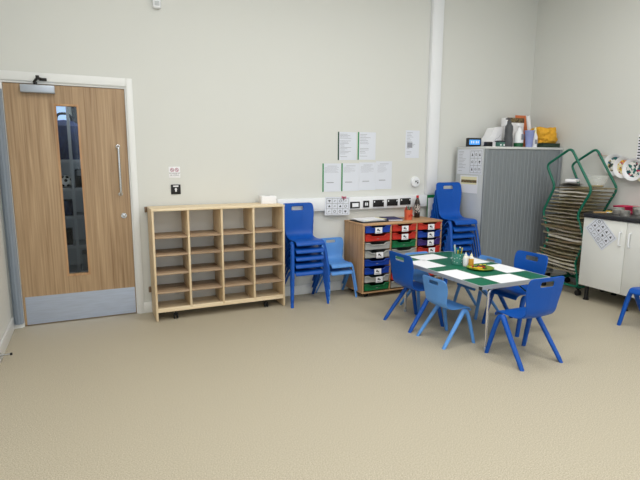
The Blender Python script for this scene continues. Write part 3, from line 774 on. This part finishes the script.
for i in range(14):
    a = rn.uniform(0, PI); x, y = rn.uniform(-.055, .045), rn.uniform(-.05, .05); l = rn.uniform(.022, .035)
    z = .0115 + .009 * (i // 6)
    o = MB().tube([(x - l * math.cos(a), y - l * math.sin(a), z), (x + l * math.cos(a), y + l * math.sin(a), z), (x + (l + .008) * math.cos(a), y + (l + .008) * math.sin(a), z)], [.0048, .0048, .0015], 8).build('crayon', cc[i % 8], loc=(2.955, -1.665, TZ))
    col = {'crayon_red': 'red', 'crayon_yellow': 'yellow', 'crayon_dark': 'dark', 'crayon_orange': 'orange', 'tray_green': 'green'}[cc[i % 8]]
    tag(o, f'{col} crayon among those lying on the lime plate', 'crayon', f'{col} crayons on the lime plate')

# ------------------------------------------------------------------ tambour cabinet
KX0, KX1, KY0, KY1, KZ = 3.985, 5.19, -.55, -.08, 1.59
t = thing('tambour_cabinet', 'tall grey tambour-door cabinet in the corner of the room', 'cabinet', (KX0, 0, 0))
W = KX1 - KX0
MB().box((0, KY0 + .02, .06), (.02, KY1, KZ - .025), .002).build('side_panel', 'cabinet_grey', t)
MB().box((W - .02, KY0 + .02, .06), (W, KY1, KZ - .025), .002).build('side_panel', 'cabinet_grey', t)
MB().box((-.004, KY0 - .004, KZ - .025), (W + .004, KY1, KZ), .002).build('top_panel', 'cabinet_top', t)
MB().box((.01, KY0 + .025, 0), (W - .01, KY1 - .02, .06)).build('plinth', 'black_plastic', t)
MB().box((0, KY0, .06), (W, KY0 + .02, .085)).build('bottom_rail', 'cabinet_grey', t)
MB().box((.02, KY1 - .012, .085), (W - .02, KY1, KZ - .025)).build('back_panel', 'cabinet_grey', t)
for x in (0, W - .05): plabel(MB().box((x, KY0 - .002, .085), (x + .05, KY0 + .02, KZ - .025), .006).build('front_post', 'tambour_grey', t), 'mid grey rounded post')
n = 20; x0, x1 = .051, W - .051; sw = (x1 - x0) / n; pr = []
for i in range(n):
    for q in range(7):
        u = q / 6; d = min(u, 1 - u); pr.append((x0 + (i + u * .998) * sw, KY0 + .012 - .0035 * min(1, d / .10)))
pr += [(x1, KY0 + .018), (x0, KY0 + .018)]
plabel(MB().prism(pr, 'z', .086, KZ - .026).build('tambour_door', 'tambour_grey', t, angle=20), 'mid grey slatted sliding door')
# papers on the cabinet's side face (-X)
RS = -R90
GP = 'papers on the side of the grey cabinet'
sheet('notice_sheet', 'printed sheet high on the cabinet side, next to the wall', 'notice', (KX0 - .002, -.205, 1.42), .2, .283, 14, rotz=RS, group=GP)
t = sheet('notice_sheet', 'printed sheet of small boxes high on the cabinet side, next to its front edge', 'notice', (KX0 - .002, -.41, 1.42), .2, .283, (3, 3), rotz=RS, group=GP, style='grid')
t = thing('plastic_wallet', 'clear wallet with a dark and yellow picture strip below the cabinet side sheets', 'notice', (KX0 - .002, -.31, 1.165), RS, GP)
MB().box((-.145, -.0012, -.10), (.145, 0, .10)).build('wallet_sheet', 'white_paper', t)
MB().box((-.125, -.002, .0), (.13, -.0012, .085)).build('picture_strip', 'cream', t)
MB().box((-.125, -.0026, .018), (.13, -.002, .05)).build('picture_band', 'brown_pattern', t)

# things on top of the cabinet
def kx(x): return x
t = thing('digital_clock', 'black digital clock with glowing blue screen on the cabinet corner', 'clock', (4.105, -.22, KZ), -.25)
MB().box((-.088, -.025, 0), (.088, .025, .104), .012, 3).build('clock_case', 'black_plastic', t)
MB().box((-.066, -.0265, .026), (.066, -.025, .082)).build('screen', 'lcd_blue', t)
mb = MB()
for x in (-.045, -.02, .015, .038): mb.box((x, -.0272, .042), (x + .013, -.0265, .068))
mb.build('digits', 'poster_white', t)
t = thing('adapter_box', 'small black adapter box next to the digital clock', 'box', (4.215, -.34, KZ))
MB().box((-.04, -.03, 0), (.04, .03, .058), .006).build('case', 'black_plastic', t); MB().tube(fillet([(.0, .03, .02), (.0, .05, .02), (-.03, .06, .008), (-.06, .06, .006)], .02), .004, 8).build('lead', 'rubber', t)
t = thing('metal_tin', 'small teal tin with a dark lid in front of the white box', 'tin', (4.30, -.44, KZ))
MB().box((-.045, -.03, 0), (.045, .03, .055), .006).build('tin_body', 'teal_tin', t); MB().box((-.05, -.035, .055), (.05, .035, .07), .004).build('lid', 'print_dark', t)
for dx in (-.03, .02): MB().box((dx, -.0312, .012), (dx + .02, -.030, .03)).build('tin_mark', 'poster_white', t)
t = thing('paper_carton', 'tilted white carton with loose papers on the cabinet', 'carton', (4.40, -.20, KZ))
mb = MB(); mb.prism([(-.135, 0), (.10, 0), (.125, .245), (-.03, .225), (-.06, .15), (-.13, .07)], 'y', -.06, .06, .004); mb.build('carton_body', 'poster_white', t)
mb = MB(); mb.prism([(-.02, .03), (.08, .02), (.1, .2), (.01, .19)], 'y', -.063, -.0605); mb.build('front_paper', 'white_paper', t)
mb = MB(); mb.tube([(-.03, -.065, .06), (.0, -.065, .1), (.04, -.065, .11), (.07, -.065, .15)], .0015, 5); mb.build('pen_line', 'print_grey', t)
t = thing('board_game_box', 'upright white box with a brown patterned top behind the bottles', 'box', (4.775, -.15, KZ))
MB().box((-.155, -.04, 0), (.14, .04, .355), .004).build('box_body', 'poster_white', t)
MB().box((-.13, -.0425, .3), (.138, .041, .358), .003).build('box_top', 'brown_pattern', t)
t = thing('pump_bottle', 'tall dark grey bottle between the white carton and the spray bottle', 'bottle', (4.50, -.36, KZ))
MB().lathe([(0, 0), (.048, 0), (.052, .01), (.05, .09), (.043, .15), (.047, .2), (.044, .24), (.026, .265), (.02, .27), (0, .27)]).build('bottle_body', 'dark_grey_bottle', t)
MB().lathe([(.024, .268), (.024, .3), (.01, .303), (.008, .325), (0, .325)]).build('cap', 'dark_grey_bottle', t)
MB().box((-.05, -.014, .315), (.016, .014, .333), .004).build('pump_head', 'dark_grey_bottle', t)
t = thing('spray_bottle', 'white trigger spray bottle with green liquid on the cabinet', 'bottle', (4.60, -.42, KZ), .3)
MB().lathe([(.0, .05), (.052, .05), (.052, .12), (.046, .16), (.026, .195), (.019, .21), (0, .21)]).build('bottle_body', 'white_plastic', t)
MB().lathe([(0, 0), (.048, 0), (.053, .006), (.053, .05), (0, .05)]).build('liquid_base', 'green_liquid', t)
MB().box((-.033, -.0545, .085), (.033, -.045, .15), .003).build('bottle_label', 'print_grey', t)
mb = MB(); mb.lathe([(.022, .205), (.022, .225), (.014, .23), (.014, .245)]); mb.box((-.05, -.016, .235), (.05, .016, .27), .008); mb.box((.045, -.008, .245), (.066, .008, .262), .002); mb.build('spray_head', 'poster_white', t)
MB().tube([(.03, 0, .238), (.042, 0, .21), (.036, 0, .185)], .006, 8).build('trigger', 'cabinet_grey', t)
t = thing('orange_card', 'orange card standing at the back of the cabinet top', 'card', (4.975, -.095, KZ))
MB().box((-.11, -.006, 0), (.1, .006, .40), .001).build('card_sheet', 'orange_card', t)
t = thing('paper_roll', 'white paper roll leaning behind the purple cup', 'paper roll', (4.935, -.25, KZ))
mb = MB(); mb.tube([(.06, 0, .015), (-.03, .0, .385)], .024, 16); mb.build('roll', 'poster_white', t)
MB().tube([(-.0300, 0, .385), (-.0306, 0, .3875)], .012, 12).build('core', 'print_grey', t)
t = thing('paint_cup', 'pale purple plastic cup near the front of the cabinet top', 'cup', (4.672, -.51, KZ))
MB().lathe([(0, 0), (.036, 0), (.054, .185), (.057, .19), (.054, .19), (.034, .004), (0, .004)]).build('cup_body', 'purple_cup', t)
MB().lathe([(.0545, .18), (.0575, .186), (.0575, .19), (.054, .191)]).build('rim', 'purple_cup', t)
t = thing('squeeze_bottle', 'slim white bottle with a pale orange tip beside the purple cup', 'bottle', (4.80, -.47, KZ))
MB().lathe([(0, 0), (.03, 0), (.032, .006), (.032, .12), (.02, .155), (.016, .165), (0, .165)]).build('bottle_body', 'poster_white', t)
MB().lathe([(.017, .16), (.014, .2), (.006, .235), (0, .236)]).build('tip', 'cream', t)
MB().box((-.02, -.0335, .04), (.02, -.026, .09), .002).build('bottle_label', 'print_grey', t)
t = thing('art_tray', 'dark green tray under the yellow cloth on the cabinet end', 'tray', (5.015, -.42, KZ))
mb = MB(); mb.box((-.145, -.11, 0), (.145, .11, .012), .003); mb.box((-.145, -.11, .012), (.145, -.1, .05)); mb.box((-.145, .1, .012), (.145, .11, .05)); mb.box((-.145, -.1, .012), (-.137, .1, .05)); mb.box((.137, -.1, .012), (.145, .1, .05)); mb.build('tray_body', 'dark_green_tray', t)
MB().box((-.13, -.09, .0125), (.13, .09, .049), .003).build('black_lining', 'black_plastic', t)
mb = MB(); bmesh.ops.create_icosphere(mb.bm, subdivisions=5, radius=1)
for v in mb.bm.verts:
    p = v.co.copy(); r = 1 + .22 * noise.noise(p * 1.6 + Vector((3, 1, 2))) + .10 * noise.noise(p * 4.2)
    f = abs(noise.noise(p * 3.1 + Vector((9, 2, 5)))); r -= .14 * (1 - min(1, f / .16))
    sq = max(abs(p.x), abs(p.z)) ; r *= 1 / max(.62, sq) ** .55
    v.co = Vector((p.x * .160, p.y * .095, p.z * .112)) * r
    if v.co.z < -.085: v.co.z = -.085
    v.co.x = max(-.15, min(.152, v.co.x))
t = tag(mb.build('folded_cloth', 'yellow_cloth', loc=(5.0, -.42, KZ + .136), angle=180), 'bundled yellow cloth heaped on the dark tray on the cabinet', 'cloth')

# ------------------------------------------------------------------ drying rack
t = thing('drying_rack', 'green tube-framed paint drying rack with many wire shelves between cabinet and cupboard', 'drying rack', (4.92, -1.0, 0))
OX, OY = 4.92, -1.0
Lz = [(.09, -.815), (.34, -.752), (.6, -.845), (.858, -.735), (1.155, -.868), (1.389, -.738)]
Rz = [(.09, -1.268), (.35, -1.198), (.6, -1.288), (.866, -1.178), (1.142, -1.322), (1.573, -1.037)]
def at(tab, z):
    for (z0, y0), (z1, y1) in zip(tab, tab[1:]):
        if z <= z1: return y0 + (y1 - y0) * (z - z0) / (z1 - z0)
    return tab[-1][1]
for x in (4.725 - OX, 5.125 - OX):
    loop = [(x, y - OY, z) for z, y in Lz] + [(x, y - OY, z) for z, y in Rz[::-1]]
    MB().tube(fillet(loop, .055, 6, closed=True), .0135, 12, closed=True).build('side_frame', 'rack_green', t)
for y in (-.815, -1.268): MB().tube([(4.725 - OX, y - OY, .09), (5.125 - OX, y - OY, .09)], .0125, 10).build('cross_bar', 'rack_green', t)
MB().tube([(4.725 - OX, -1.037 - OY + .004, .15), (5.125 - OX, -1.037 - OY + .004, .15)], .01, 10).build('cross_bar', 'rack_green', t)
for x in (4.725 - OX, 5.125 - OX):
    for y in (-.815 - OY, -1.268 - OY): castor(t, x, y, .03, .083)
rn = random.Random(11)
NS = 24
for k in range(NS):
    z = .245 + k * (1.145 - .245) / (NS - 1)
    ya, yb = at(Lz, z) - OY + .004, at(Rz, z) - OY - .004
    dl = rn.uniform(-.010, .008) if k < 16 else rn.uniform(-.003, .003); dr = rn.uniform(-.004, .004); ext = rn.uniform(-.01, .065) if k < 14 else rn.uniform(0, .012)
    xa, xb = (4.716 if k < 15 else 4.742) - OX, 5.108 - OX
    mb = MB()
    A, B = ya + ext, yb - .004
    if k == NS - 1: dl = dr = 0.
    bend = rn.uniform(.012, .034) if k < 15 else rn.uniform(0, .006) * (k < NS - 1)
    def zz(y): return z + dr + (dl - dr) * (y - yb) / (ya - yb) + bend * (((y - B) / (A - B)) ** 2 - .3)
    q4 = [A + (B - A) * f for f in (.2, .4, .6, .8)]; per = [(xa, A, zz(A)), (xb, A, zz(A))] + [(xb, y, zz(y)) for y in q4] + [(xb, B, zz(B)), (xa, B, zz(B))] + [(xa, y, zz(y)) for y in q4[::-1]]
    mb.tube(fillet(per, .015, 3, closed=True), .0042, 6, closed=True)
    for i in range(1, 13):
        x = xa + (xb - xa) * i / 13; mb.tube([(x, A, zz(A)), (x, A + (B - A) * .25, zz(A + (B - A) * .25)), (x, A + (B - A) * .55, zz(A + (B - A) * .55)), (x, B, zz(B))], .0022, 5)
    for i in range(1, 16):
        y = A + (B - A) * i / 16; mb.tube([(xa, y, zz(y) + .003), (xb, y, zz(y) + .003)], .0022, 5)
    sh = mb.build('wire_shelf', 'rack_wire', t)
    if True:
        mb = MB(); ys = [A + .002 - i * (A - B) / 12 for i in range(13)]
        hgt = rn.uniform(.012, .024) if k < 15 else rn.uniform(.009, .016); ph = rn.uniform(0, 6)
        def wv(y): return .004 * math.sin(y * 14 + ph) if k < 15 else .002 * math.sin(y * 20 + ph)
        mb.ring_sweep([[(xa - .008, y, zz(y) + wv(y) - hgt * .5), (xa - .008, y, zz(y) + wv(y) + hgt * .5), (xa - .0045, y, zz(y) + wv(y) + hgt * .5), (xa - .0045, y, zz(y) + wv(y) - hgt * .5)] for y in ys])
        mb.build('shelf_lip', ['rack_edge', 'rack_edge2', 'rack_edge3'][rn.randrange(3)], sh)
ZT = 1.1575
t = thing('mixing_bowl', 'clear plastic bowl with yellow paint in it on top of the drying rack', 'bowl', (4.955, -1.205, ZT))
MB().lathe([(.0, 0), (.06, 0), (.085, .03), (.108, .12), (.112, .125), (.105, .122), (.081, .032), (.057, .004), (0, .004)], seg=32).build('bowl_body', 'clear_plastic', t)
MB().lathe([(0, .0045), (.056, .0045), (.068, .022), (0, .022)], seg=32).build('paint', 'yellow_paint', t)
t = thing('wipes_packet', 'white and blue packet lying on top of the drying rack', 'packet', (4.85, -.985, ZT + .047), .5)
MB().box((-.11, -.06, 0), (.11, .06, .036), .014, 3).build('wrapper', 'poster_white', t); MB().box((.02, -.058, .0355), (.09, .04, .0375), .001).build('blue_print', 'tray_blue', t)
MB().box((-.07, -.035, .0355), (-.01, .035, .0385), .001).build('lid_flap', 'cabinet_grey', t)
t = thing('paper_pile', 'pile of crumpled grey papers on the drying rack under the packet', 'paper', (4.835, -.985, ZT + .004), .1)
rn = random.Random(5)
for i in range(6):
    mb = MB(); rz = rn.uniform(-.25, .25); mb.M = Matrix.Translation((rn.uniform(-.015, .015), rn.uniform(-.02, .02), .002 + i * .0062)) @ Matrix.Rotation(rz, 4, 'Z')
    G = 10; V = [[mb.v((-.10 + .2 * a / G, -.095 + .19 * b / G, .002 * noise.noise(Vector((a * .5, b * .5, i * 3.)))) ) for b in range(G + 1)] for a in range(G + 1)]
    for a in range(G):
        for b in range(G): mb.face([V[a][b], V[a + 1][b], V[a + 1][b + 1], V[a][b + 1]])
    bmesh.ops.solidify(mb.bm, geom=mb.bm.faces[:], thickness=.0025)
    mb.build('paper', 'paper_grey', t)

# ------------------------------------------------------------------ cupboard with worktop
CX, CY0, CY1 = 4.612, -1.347, -2.33
t = thing('base_cupboard', 'white base cupboard with two doors under the dark worktop', 'cupboard', (CX, 0, 0))
D = XR - CX - .02
MB().box((.02, CY1, .155), (D, CY0, .87), .001).build('carcass', 'cupboard_white', t)
for a, b, hy in ((CY0 - .001, -1.801, -1.755), (-1.805, CY1 + .001, -1.85)):
    d = MB().box((0, b, .16), (.019, a, .865), .0015).build('door', 'cupboard_white', t)
    MB().tube(fillet([(0, hy, .635), (-.03, hy, .635), (-.03, hy, .765), (0, hy, .765)], .018, 5), .0068, 10).build('handle', 'white_plastic', d)
for x in (.06, D - .08):
    for y in (CY0 - .06, -1.83, CY1 + .06): MB().lathe([(0, 0), (.028, 0), (.03, .008), (.02, .014), (.02, .14), (.03, .148), (.03, .155), (0, .155)], (x, y, 0), 16).build('foot', 'black_plastic', t)
tag(MB().box((0, CY1 - .01, .87), (XR - CX + .012, CY0 + .006, .913), .004).build('worktop', 'worktop_dark', loc=(CX - .014, 0, 0)), 'dark speckled worktop along the wall over the white cupboard', 'worktop')
t = sheet('symbol_card', 'white symbol card turned diamond-wise on the cupboard door', 'card', (CX - .002, -1.545, .73), .29, .205, (4, 3), rotz=RS, style='grid')
t.rotation_euler = (Matrix.Rotation(RS, 3, 'Z') @ Matrix.Rotation(.80, 3, 'Y')).to_euler()
WT = .913
def pan(x, y, r, h, label, lidded=False):
    t = thing('steel_pot', label, 'pot', (x, y, WT), 0, 'steel pots on the worktop')
    MB().lathe([(0, 0), (r * .93, 0), (r, .006), (r, h), (r * 1.05, h + .003), (r * .96, h), (r * .95, .006), (0, .005)]).build('pot_body', 'pot_steel', t)
    for s in (-1, 1): MB().tube(fillet([(s * r * .98, -.02, h * .75), (s * (r + .022), -.02, h * .78), (s * (r + .022), .02, h * .78), (s * r * .98, .02, h * .75)], .01), .003, 7).build('handle', 'pot_steel', t)
pan(4.80, -1.575, .052, .062, 'small steel pot on the worktop before the plate string')
pan(4.695, -1.715, .042, .05, 'smallest steel pot, nearest to the worktop front edge')
pan(4.93, -1.70, .055, .075, 'steel pot next to the dark jar on the worktop')
t = thing('plastic_tray', 'magenta plastic tray behind the steel pots', 'tray', (5.083, -1.53, WT))
mb = MB(); mb.box((-.1, -.16, 0), (.1, .16, .012), .004); mb.ring_sweep([[Vector((p.x, p.y, z)) for p in fillet([(-.1 * s, -.16 * s, 0), (.1 * s, -.16 * s, 0), (.1 * s, .16 * s, 0), (-.1 * s, .16 * s, 0)], .05, 5, closed=True)] for z, s in ((.0, .9), (.058, 1.0), (.062, 1.03), (.056, .97), (.004, .87))], caps=False)
mb.build('tray_body', 'magenta', t)
t = thing('kitchen_jar', 'dark jar with lid near the wall end of the worktop', 'jar', (5.0, -1.845, WT))
MB().lathe([(0, 0), (.05, 0), (.054, .008), (.054, .16), (.045, .175), (0, .175)]).build('jar_body', 'folder_black', t); MB().lathe([(.05, .172), (.052, .2), (.012, .208), (.012, .22), (0, .222)]).build('lid', 'dark_grey_bottle', t)
t = thing('kitchen_sponge', 'yellow sponge at the rack end of the worktop', 'sponge', (4.87, -1.44, WT), .4)
MB().box((-.045, -.03, 0), (.045, .03, .022), .006).build('foam', 'sponge', t); MB().box((-.045, -.03, .0222), (.045, .03, .03), .003).build('scourer', 'dark_green_tray', t)
t = thing('paint_brush', 'wooden paint brush lying beside the sponge', 'brush', (4.745, -1.455, WT), -.7)
MB().tube([(-.09, 0, .008), (.03, 0, .008)], [.005, .008], 8).build('handle', 'wood_small', t); MB().tube([(.03, 0, .008), (.05, 0, .008)], .0085, 10).build('ferrule', 'chrome', t); MB().tube([(.05, 0, .008), (.085, 0, .008)], [.0085, .004], 10).build('bristles', 'cream', t)

# painted paper plates hung along the wall
GPL = 'painted paper plates hung on a string by the worktop'
for i, (y, z, r, m, lb, dx, tl) in enumerate([(-1.235, 1.400, .118, 'art_blue', 'painted paper plate with dark blue splashes, nearest the drying rack', .040, .08),
                                         (-1.355, 1.372, .114, 'art_mixed', 'painted paper plate with multicoloured dabs on cream', .063, .0),
                                         (-1.475, 1.352, .116, 'art_teal', 'painted paper plate with teal and pink splashes', .09, -.06),
                                         (-1.585, 1.33, .112, 'art_mixed', 'pale painted paper plate mostly hidden behind the teal-splashed plate', .045, 0)]):
    t = thing('paper_plate', lb, 'plate', (XR - dx, y, z), 0, GPL); t.rotation_euler = (0, -.05, tl)
    MB().lathe([(0, 0), (r * .7, 0), (r * .8, -.012), (r, -.02), (r * 1.0, -.018), (r * .8, -.0095), (r * .7, .003), (0, .003)], seg=36, axis='x').build('plate_rim', 'poster_white' if i < 3 else 'cream', t)
    if i < 3: MB().lathe([(0, -.0012), (r * .69, -.0012), (r * .69, -.0002), (0, -.0002)], seg=36, axis='x').build('painted_centre', m, t)
t = thing('hanging_string', 'thin string holding the painted plates along the wall', 'string', (XR - .025, 0, 0))
MB().tube([(0.02, -1.035, 1.50), (-.005, -1.2, 1.485), (-.005, -1.5, 1.45), (.0, -1.9, 1.46), (.022, -2.3, 1.52)], .0018, 6).build('cord', 'wood_small', t)
MB().tube([(.0, -1.04, 1.50), (.025, -1.04, 1.50)], .004, 8).build('pin', 'tray_red', t)
t = thing('paper_bow', 'small pink paper bow pinned at the string end by the rack', 'decoration', (XR - .03, -1.04, 1.503))
mb = MB(); mb.prism([(-.022, .018), (-.018, -.012), (.0, .0), (.02, -.016), (.026, .012), (.0, .008)], 'x', -.004, 0); mb.build('bow_paper', 'pink', t)
t = thing('wall_poster', 'white poster with dark border on the wall above the painted plates', 'poster', (XR, -1.54, 1.56), RS)
MB().box((-.105, -.0015, -.15), (.105, 0, .15)).build('paper', 'white_paper', t)
mb = MB()
for i in range(9): mb.box((-.1, -.002, -.13 + i * .03), (-.07, -.0015, -.115 + i * .03)); mb.box((-.055, -.002, -.13 + i * .03), (.07 - (i * 13 % 5) * .02, -.0015, -.124 + i * .03))
mb.build('printed_pattern', 'print_dark', t)

# ------------------------------------------------------------------ ceiling lights and daylight
def ceiling_light(x, y, label, power):
    t = thing('ceiling_light', label, 'light', (x, y, H), 0, 'recessed ceiling panel lights')
    MB().panel(-.31, .31, -.31, .31, [(-.285, .285, -.285, .285)], 0, .02).build('frame', 'white_gloss', t).rotation_euler = (R90, 0, 0)
    MB().box((-.285, -.285, -.012), (.285, .285, -.004)).build('diffuser', 'lamp_diffuser', t)
    li = bpy.data.lights.new('panel_light', 'AREA'); li.shape = 'SQUARE'; li.size = .56; li.energy = power; li.color = (1, .985, .965)
    o = bpy.data.objects.new('panel_light', li); COL.objects.link(o); o.location = (x, y, H - .03)
LP = 15
for x, row in ((.4, 'door-side'), (2.0, 'middle'), (3.7, 'cupboard-side')):
    for y, dn in ((-2.1, 'nearest the notice wall'), (-3.6, 'half way down the room'), (-5.7, 'nearest the window')):
        ceiling_light(x, y, f'square ceiling panel light in the {row} row, {dn}', LP * {'cupboard-side': .92, 'middle': 1.16, 'door-side': 1.08}[row])
li = bpy.data.lights.new('window_daylight', 'AREA'); li.shape = 'RECTANGLE'; li.size = 3.6; li.size_y = 1.5; li.energy = 42; li.color = (.84, .92, 1)
o = bpy.data.objects.new('window_daylight', li); COL.objects.link(o); o.location = (1.6, YR - .02, 1.78); o.rotation_euler = (-R90, 0, PI)
li = bpy.data.lights.new('store_fill', 'AREA'); li.size = .5; li.energy = 22; li.color = (.9, .95, 1)  # unseen fill light, added to brighten the store room behind the glass
o = bpy.data.objects.new('store_fill', li); COL.objects.link(o); o.location = (.1, .35, 2.6)
wd = bpy.data.worlds.new('daylight'); SC.world = wd; wd.use_nodes = True
wd.node_tree.nodes['Background'].inputs['Color'].default_value = (.75, .87, 1, 1); wd.node_tree.nodes['Background'].inputs['Strength'].default_value = 1.

# ------------------------------------------------------------------ camera
cam = bpy.data.cameras.new('camera'); co = bpy.data.objects.new('camera', cam); COL.objects.link(co)
cam.sensor_width = 36; cam.lens = 495.62 / 640 * 36; cam.clip_start = .05
rt = Vector((.90642952, -.42233055, .0047362)); up = Vector((.0643843, .1492505, .98670104)); fw = Vector((.41742087, .89407002, -.16247651))
M = Matrix((rt, up, -fw)).transposed().to_4x4(); M.translation = (0, -4.7959, 1.4504)
co.matrix_world = M
SC.camera = co
SC.view_settings.view_transform = 'Standard'; SC.view_settings.look = 'None'; SC.view_settings.gamma = 1; SC.view_settings.exposure = 0.
SC.view_settings.use_curve_mapping = False
SC.cycles.use_denoising = True
SC.cycles.max_bounces = 8
